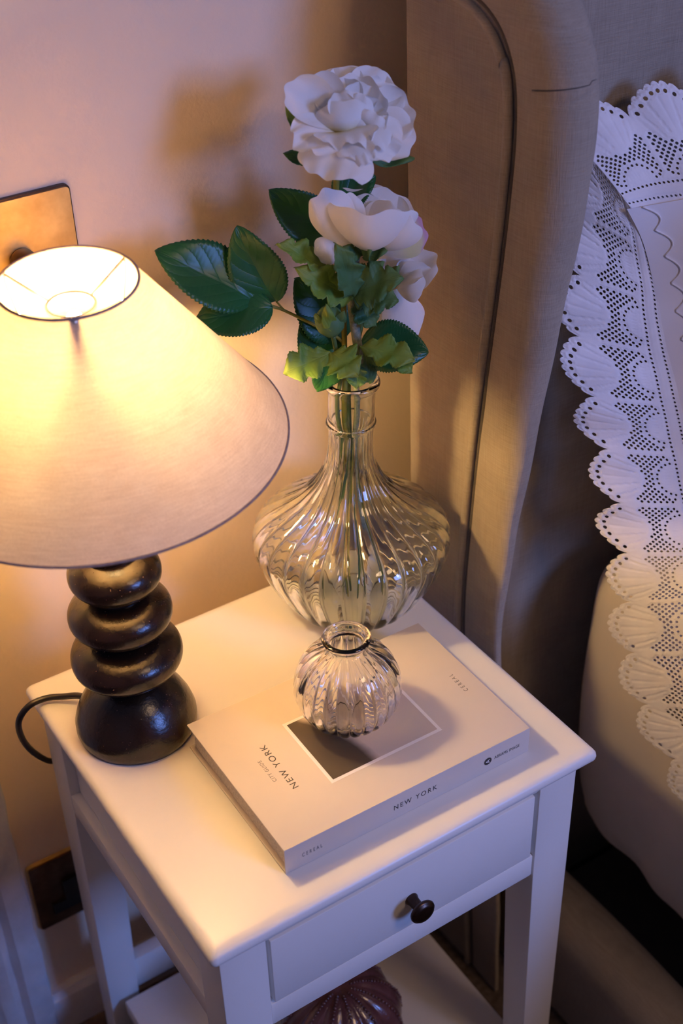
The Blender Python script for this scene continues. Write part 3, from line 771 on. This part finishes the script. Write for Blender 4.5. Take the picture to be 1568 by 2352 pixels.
# shade in the seam gap behind the roll, put in as a dark tube
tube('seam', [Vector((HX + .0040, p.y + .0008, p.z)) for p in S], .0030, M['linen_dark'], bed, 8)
def roll_right(z):
    K = [(-.5, .366), (-.06, .374), (.09, .3845), (.19, .395), (.32, .4055), (.41, .4095), (.5, .4095), (.62, .405)]
    for (a, xa), (b, xb) in zip(K, K[1:]):
        if z <= b: return xa + (xb - xa) * max(0, (z - a)) / (b - a)
    return K[-1][1]
NRZ = 360
RS = []
for j in range(NRZ + 1):
    s = j / NRZ
    p = S[0].lerp(S[1], 0)
    RS.append(s)
S2 = cr([(0, a, b) for a, b in SEAM], NRZ + 1)
def rollf(a, v):
    p = S2[int(round(v * NRZ))]
    # outward direction of the roll in the y,z plane
    k = int(round(v * NRZ)); q = S2[min(NRZ, k + 2)] - S2[max(0, k - 2)]
    nrm = Vector((0, -q.z, q.y)).normalized() if q.length > 0 else Vector((0, -1, 0))
    nrm = Vector((0, -abs(nrm.y), max(0, nrm.z)))
    xr = roll_right(p.z + (0.03 if nrm.z > .5 else 0)) + .004
    x0 = HX + .0015
    ang = PI * a
    dep = .043 - .006 * max(0, -p.z)
    w = xr - x0
    if a < .5: cx_ = x0 + w * .5 * (1 - math.cos(ang) ** 1 if True else 0)
    else: cx_ = x0 + w * .5 * (1 - math.cos(ang))
    d = dep * math.sin(ang) ** .62
    # gathers in the cloth near the curve
    g = 0
    for z0, sl, wd, dp in ((.441, .35, .0022, .0016), (.487, -.5, .0024, .0016)):
        dz = p.z + nrm.z * d - (z0 + sl * (cx_ - x0) * (cx_ - x0) * 18 - .002 * a)
        g += dp * math.exp(-(dz / wd) ** 2) * (1 if .05 < a < .8 else 0)
    g += .0006 * math.sin(p.z * 60 + a * 4) + .0008 * math.sin(p.z * 23 + a * 2)
    d -= g
    return Vector((cx_ - (.003 * math.sin(ang) if a < .5 else 0), p.y + nrm.y * d, p.z + nrm.z * d))
grid('border_roll', rollf, 26, NRZ, M['linen'], bed)['label'] = 'rounded padded front border of the headboard'
for zc, a1, rise in ((.4430, .62, .002), (.4840, .50, .020)):
    vi = min(range(NRZ + 1), key=lambda k: abs(S2[k].z - zc)) / NRZ
    tube('crease_shade', [rollf(.07 + (a1 - .07) * i / 16, min(1, vi + rise * (i / 16) ** 2)) + Vector((0, -.0001, 0)) for i in range(17)], lambda v: .0007 * (1 - .7 * v), M['linen_dark'], bed, 6)  # dark tubes paint the shade of the creases onto the roll
def rolltop(a, v):
    x = HX + .04 + 1.5 * v; an = PI * a
    return Vector((x, .225 + .075 * -math.cos(an), .585 + .05 * math.sin(an)))
grid('border_roll', rolltop, 12, 40, M['linen'], bed)
def inner(a, v):
    return Vector((.385 + 1.4 * a, .208 - .006 * math.sin(PI * v) - .003 * math.sin(a * 9), FZ + .02 + (.59 + H) * v))
grid('inner_panel', inner, 40, 30, M['linen'], bed)['label'] = 'recessed linen front of the headboard'
# side rail of the bed
V = []; F = []
rp = [(.400, FZ + .004), (.398, -.44), (.399, -.39), (.403, -.374), (.412, -.364), (.424, -.360), (.440, -.360), (.452, -.363), (.458, -.372), (.459, -.39), (.459, FZ + .004)]
rp = [(v.x, v.y) for v in cr([(a, b, 0) for a, b in rp], 44)]
n = len(rp); NY = 50
for j in range(NY + 1):
    y = .175 - 1.9 * j / NY
    for x, z in rp: V.append((x + .0012 * math.sin(y * 17), y, z + .0008 * math.sin(y * 31)))
for j in range(NY):
    for i in range(n - 1): a = j * n + i; F.append((a, a + 1, a + n + 1, a + n))
F.append(tuple(range(n))[::-1]); F.append(tuple(NY * n + i for i in range(n)))
mk('side_rail', V, F, M['linen'], bed)['label'] = 'rounded linen side rail, dim below the mattress'
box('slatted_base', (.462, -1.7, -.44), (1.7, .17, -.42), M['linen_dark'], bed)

# ------------------------------------------------------------------ mattress in a cotton sheet
MX, MYH, MZT, MZB = .462, .160, .016, -.30
mt_ = thing('mattress', 'mattress in a pale cotton sheet, right of the bedside table under the lace pillow', 'mattress', (.9, -.6, MZB))
def smn(x, y, z, s=1): return math.sin(x * 31 * s + y * 17 * s) * math.sin(z * 23 * s - y * 9 * s + 1.3) 
def superbox(a, v):
    # ring around the mattress side seen from above the rail; v goes from the underside up the side and over the top
    pass
bm = bmesh.new()
bmesh.ops.create_cube(bm, size=1.0)
A = Vector((MX, -1.75, MZB)); B = Vector((1.75, MYH, MZT))
for v in bm.verts: v.co = Vector(((A[i] + B[i]) / 2 + v.co[i] * (B[i] - A[i]) for i in range(3)))
bmesh.ops.bevel(bm, geom=bm.edges[:], offset=.038, segments=6, profile=.5, affect='EDGES')
me = bpy.data.meshes.new('mattress_core'); bm.to_mesh(me); bm.free(); me.materials.append(M['sheet'])
o = bpy.data.objects.new('mattress_core', me); COL.objects.link(o); mod_smooth(o, 60); adopt(o, mt_)
# the sheet: hangs over the near side and tucks in around the head corner
prof = []      # (offset outward from MX, z)
SPZ = [(-.20, MZT + .004), (-.06, MZT + .0045), (-.02, MZT + .003), (-.004, MZT - .007), (.0035, MZT - .026), (.006, -.06), (.007, -.12), (.006, -.18), (.003, -.23), (-.002, -.275), (-.010, -.305)]
SPI = cr([(a, b, 0) for a, b in SPZ], 70)
def sheet(a, v):
    p = SPI[int(round(v * 69))]
    Lr = a * 1.75
    rc = .036; yh = MYH + .004
    out = -p.x                       # inset from side plane
    # walk along the head end first (x from 1.0 to the corner), then along the side
    s = a * 2.2 - .35
    hang = max(0, (v - .45) / .55)
    fold = hang * (.0030 * math.sin(s * 42 + 1) + .0022 * math.sin(s * 97 + 3 * v) + .0016 * math.sin(s * 23 + 6 * v))
    off = p.x + fold
    q = PI / 2 * rc
    if s < -q / 2:
        x = MX + rc + (-q / 2 - s); y = yh; n_ = Vector((0, 1, 0)); c0 = Vector((x, y, 0))
        pos = c0 + n_ * (off if off > 0 else off)
    elif s < q / 2:
        an = (s + q / 2) / q * PI / 2
        n_ = Vector((-math.sin(an), math.cos(an), 0)); c0 = Vector((MX + rc, yh - rc, 0)) + n_ * rc
        pos = c0 + n_ * max(off, -rc * .98)
    else:
        n_ = Vector((-1, 0, 0)); c0 = Vector((MX, yh - rc - (s - q / 2), 0)); pos = c0 + n_ * off
    zz_ = p.y
    if v > .5: zz_ += (.030 * math.exp(-max(0, s) / .05) if s > -.1 else .03) * (v - .5) * 2 + .004 * math.sin(s * 30) * (v - .5)
    pos.z = zz_
    return pos
o = grid('fitted_sheet', sheet, 300, 69, M['sheet'], mt_); solid(o, .0006)

# ------------------------------------------------------------------ pillow with broderie anglaise border
pl = thing('lace_pillow', 'white pillow with a scalloped eyelet lace border, leaning on the headboard', 'pillow', (.62, .10, MZT))
def P3(L): return [on(x, y, 1, yy) for x, y, yy in L]
IN = P3([(1449, 479, .150), (1487, 559, .146), (1514, 674, .140), (1525, 750, .134), (1556, 884, .122), (1590, 1040, .105), (1622, 1200, .078)]) + [on(1650, 1370, 0, .462), on(1672, 1540, 0, .449), on(1700, 1700, 0, .447), on(1740, 1850, 0, .446)]
OUT = P3([(1296, 300, .190), (1285, 420, .188), (1276, 560, .184), (1272, 735, .170), (1298, 880, .155), (1336, 1010, .142), (1366, 1148, .130), (1385, 1270, .120), ]) + [on(1397, 1398, 0, .437), on(1410, 1530, 0, .438), on(1455, 1650, 0, .439), on(1510, 1750, 0, .440), on(1560, 1860, 0, .441)]
TIN = P3([(1449, 479, .150), (1510, 470, .145), (1568, 464, .138), (1640, 455, .130), (1720, 448, .120), (1820, 440, .115)]) + [Vector((.70, .105, .350)), Vector((.82, .110, .350)), Vector((.93, .125, .348))]
TOUT = P3([(1296, 300, .190), (1355, 235, .190), (1437, 210, .186), (1540, 172, .176), (1660, 160, .165), (1780, 150, .155), (1900, 140, .150)]) + [Vector((.74, .150, .432)), Vector((.87, .152, .432)), Vector((1.0, .160, .430))]
def arc(L, n=400):
    C_ = cr(L, n); d = [0]
    for i in range(1, n): d.append(d[-1] + (C_[i] - C_[i - 1]).length)
    return C_, d
def at(CD, s):
    C_, d = CD; s = max(0, min(1, s)) * d[-1]
    lo = 0; hi = len(d) - 1
    while hi - lo > 1:
        m_ = (lo + hi) // 2
        if d[m_] <= s: lo = m_
        else: hi = m_
    f = (s - d[lo]) / max(1e-9, d[hi] - d[lo]); return C_[lo].lerp(C_[hi], f)
TL, TWD = .052, .094
def ybound(u):
    return .076 + .018 * max(0, math.sin(PI * u)) ** .8 - .0012 + .0026 * abs(math.sin(8 * PI * u)) ** .7
def make_tile():
    pts = []; edges = []; hgt = []
    holes = []
    def add(x, y, h=0.0): pts.append(Vector((x, y))); hgt.append(h); return len(pts) - 1
    # holes: centre, radius
    for i in range(8):
        u = (i + .5) / 8; x = u * TL; y = ybound((i + .5) / 8) - .0072
        cxm = TL / 2; dx = x - cxm
        holes.append((cxm + dx * .86, y if 0 < i < 7 else y + .001, .00170, 1))
    for k in range(12): holes.append(((k + .5) * TL / 12, .019, .00125, 1))
    for k in range(12): holes.append(((k + .5) * TL / 12, .0065, .00120, 1))
    for k in range(11):
        a = PI * (k + .5) / 11; holes.append((TL / 2 + .0160 * math.cos(a), .0225 + .0165 * math.sin(a), .00125, 1))
    sp_ = .0050
    for r in range(14):
        for c_ in range(16):
            x = (c_ + (.5 if r % 2 else 0)) * sp_ + .0012; y = .0265 + r * sp_ * .56
            if x < .0016 or x > TL - .0016 or y > .062: continue
            dx = x - TL / 2
            if (dx / .0225) ** 2 + ((y - .078) / .027) ** 2 < 1: continue
            if (dx / .0200) ** 2 + ((y - .0225) / .0205) ** 2 < 1: continue
            if y < .0255 and abs(dx) < .019: continue
            if y + .004 > ybound(x / TL) - .006: continue
            holes.append((x, y, .00135, 1))
    ok = []
    for h in holes:
        if all((h[0] - g[0]) ** 2 + (h[1] - g[1]) ** 2 > (h[2] + g[2] + .0009) ** 2 for g in ok) and .0016 < h[0] < TL - .0016: ok.append(h)
    holes = ok
    ids = []
    # outline
    NB = 64; ring = []
    for i in range(NB + 1): ring.append(add(TL * i / NB, ybound(i / NB), .0004))
    NE = 28
    right = [add(TL, ybound(1) * (1 - j / NE)) for j in range(1, NE + 1)]
    bot = [add(TL * (1 - i / 20), 0) for i in range(1, 21)]
    left = [add(0, ybound(1) * j / NE) for j in range(1, NE)]
    loop = ring + right + bot + left
    for i in range(len(loop)): edges.append((loop[i], loop[(i + 1) % len(loop)]))
    for (x, y, r, k) in holes:
        n_ = 8; h = [add(x + r * math.cos(2 * PI * j / n_), y + r * math.sin(2 * PI * j / n_), .0002) for j in range(n_)]
        for j in range(n_): edges.append((h[j], h[(j + 1) % n_]))
        for j in range(n_):
            xx = x + (r + .00055) * math.cos(2 * PI * j / n_); yy = y + (r + .00055) * math.sin(2 * PI * j / n_)
            if .0006 < xx < TL - .0006: add(xx, yy, .00055)
    def relief(x, y):
        h = 0.0; dx = x - TL / 2
        d = ybound(x / TL) - y
        if d < .0024: h += .0009
        elif d < .0036: h -= .0003
        # fan ribs
        fx, fy = dx, y - .030
        rr2 = math.hypot(fx, fy); an = math.atan2(fx, fy)
        if rr2 > .026 and d > .010 and abs(an) < .52:
            h += .0009 * max(0, math.cos(an * 2 * PI / .19)) ** 10
        e1 = math.hypot(dx / .0200, (y - .0225) / .0200)
        if abs(e1 - 1) < .05 and y > .0225: h += .0006
        if e1 < .66 and y > .0225: h += .0004 * max(0, math.cos(x * 2 * PI / .0030) * math.cos(y * 2 * PI / .0030))
        e2 = math.hypot(dx / .0225, (y - .078) / .027)
        if abs(e2 - 1) < .04: h += .0003
        if abs(y - .0215) < .0006 or abs(y - .0165) < .0006 or abs(y - .009) < .0006 or abs(y - .004) < .0006: h += .0004
        return h
    g = .00125
    ny = int(.096 / g); nx = int(TL / g)
    for j in range(1, ny):
        for i in range(1, nx):
            x = i * TL / nx + (.0001 if j % 2 else -.0001); y = j * g
            if y > ybound(x / TL) - .0005: continue
            if any((x - hx) ** 2 + (y - hy) ** 2 < (r + .0010) ** 2 for hx, hy, r, k in holes): continue
            add(x, y, relief(x, y))
    res = delaunay_2d_cdt(pts, edges, [], 1, 1e-7)
    vs_, fs, ov = res[0], res[2], res[3]
    hh = [hgt[o_[0]] if o_ else 0.0 for o_ in ov]
    out = []
    for f in fs:
        x = sum(vs_[i].x for i in f) / len(f); y = sum(vs_[i].y for i in f) / len(f)
        if any((x - hx) ** 2 + (y - hy) ** 2 < (r * .93) ** 2 for hx, hy, r, k in holes): continue
        if y > ybound(min(1, max(0, x / TL))) + .0004: continue
        out.append(tuple(f))
    return [(v.x, v.y) for v in vs_], out, hh
tv, tf, th_ = make_tile()
def lace_strip(CI, CO, ntile, phase, sgn, seed):
    V = []; F = []; U = []
    def surf(s, w):
        a = at(CI, s); b = at(CO, s)
        p = a.lerp(b, w)
        # soft puckering of the cloth
        p = p + Vector((0, -1, 0)) * (.0045 * math.sin(PI * w) + .0022 * w * math.sin(s * 41 + seed) + .0016 * w * math.sin(s * 87 + 2 * seed))
        return p
    # tabulate the surface and interpolate
    NSS, NWW = 240, 24
    T_ = np.zeros((NSS + 1, NWW + 1, 3))
    for i in range(NSS + 1):
        for j in range(NWW + 1): T_[i, j] = surf(i / NSS, j / NWW * 1.04)
    def ev(s, w):
        s = np.clip(s, 0, 1) * NSS; w = np.clip(w / 1.04, 0, 1) * NWW
        i = np.clip(s.astype(int), 0, NSS - 1); j = np.clip(w.astype(int), 0, NWW - 1); fs = (s - i)[:, None]; fw = (w - j)[:, None]
        return T_[i, j] * (1 - fs) * (1 - fw) + T_[i + 1, j] * fs * (1 - fw) + T_[i, j + 1] * (1 - fs) * fw + T_[i + 1, j + 1] * fs * fw
    tx = np.array([p[0] / TL for p in tv]); ty = np.array([p[1] / TWD for p in tv]); hz = np.array(th_)
    for k in range(ntile):
        s = (k + tx) / ntile
        p = ev(s, ty)
        e1 = ev(s + .002, ty) - ev(s - .002, ty); e2 = ev(s, ty + .02) - ev(s, ty - .02)
        nr = np.cross(e1, e2); nr /= np.linalg.norm(nr, axis=1)[:, None] + 1e-12
        p = p + nr * (hz * sgn)[:, None]
        b0 = len(V); V += [tuple(q) for q in p]; U += list(zip(k + tx, ty))
        F += [tuple(b0 + i for i in f) for f in tf]
    return V, F, U
CI, CO = arc(IN), arc(OUT)
V, F, U = lace_strip(CI, CO, 12, 0, 1, 1.0)
o = mk('lace_border', V, F, M['lace'], pl, uvs=U); bmm = bmesh.new(); bmm.from_mesh(o.data); bmesh.ops.remove_doubles(bmm, verts=bmm.verts[:], dist=1e-5); bmm.to_mesh(o.data); bmm.free()
o['label'] = 'scalloped lace edge hanging down the side'; solid(o, .0004)
V, F, U = lace_strip(arc(TIN), arc(TOUT), 12, 0, -1, 2.0)
o = mk('lace_border', V, F, M['lace'], pl, uvs=U); bmm = bmesh.new(); bmm.from_mesh(o.data); bmesh.ops.remove_doubles(bmm, verts=bmm.verts[:], dist=1e-5); bmm.to_mesh(o.data); bmm.free()
o['label'] = 'scalloped lace edge along the top'; solid(o, .0004)
# body of the pillow
K0 = IN[0]
CIb = CI
def body(a, v):
    Lp = at(CIb, v * .62)
    top = Vector((.45, -.02, .0))
    r_ = Vector((.48 * a, -.10 * a * (1 - a) * 1.2, 0))
    b_ = -.050 * (math.sin(PI * min(1, a * 1.0)) ** .85) * math.sin(PI * (.08 + .84 * v)) ** .6
    w = .0018 * math.sin(a * 60 + v * 11) * math.exp(-a * 9) + .002 * math.sin(v * 26 + a * 14)
    w *= min(1, a * 9)
    p = Lp + r_ + Vector((-.003, b_ + w + .0012, .01 * math.sin(PI * a)))
    return p
grid('pillowcase', body, 70, 60, M['pillow'], pl)
def bodyb(a, v):
    p = body(a, v); yb = at(CIb, v * .62).y
    return Vector((p.x, yb + .012 + .03 * math.sin(PI * a) * math.sin(PI * v), p.z))
grid('pillow_back', bodyb, 30, 30, M['pillow'], pl)
# applique cord where border meets pillowcase
cp_ = [body(.022 + .016 * abs(math.sin(i * PI * 14 / 240)), i / 240) + Vector((-.0002, -.0006, 0)) for i in range(241)]
tube('applique_cord', cp_, .0007, M['lace'], pl, 6)

# a cushion added out of view, keeps window light off the lower lace pillow
cu_ = thing('shading_cushion', 'plump cushion added out of view at the right to shade the lower lace pillow', 'shading_cushion', (.80, -.14, MZT))
def cush(sgn):
    def f(a, v):
        x = .545 + .47 * a; z = MZT + .006 + .385 * v
        pin = 1 - .06 * (math.sin(PI * a) * math.sin(PI * v))
        d = .055 * (math.sin(PI * a) * math.sin(PI * v)) ** .55
        return Vector((.78 + (x - .78) * (1 - .05 * math.sin(PI * v)), -.13 + .06 * v + sgn * d, .21 + (z - .21) * (1 - .05 * math.sin(PI * a))))
    return f
grid('front_cover', cush(-1), 30, 30, M['sheet'], cu_)
grid('back_cover', cush(1), 30, 30, M['sheet'], cu_)

# ------------------------------------------------------------------ raise everything so that the floor is at zero
for o in list(scene.objects):
    if o.parent is None: o.location.z += H
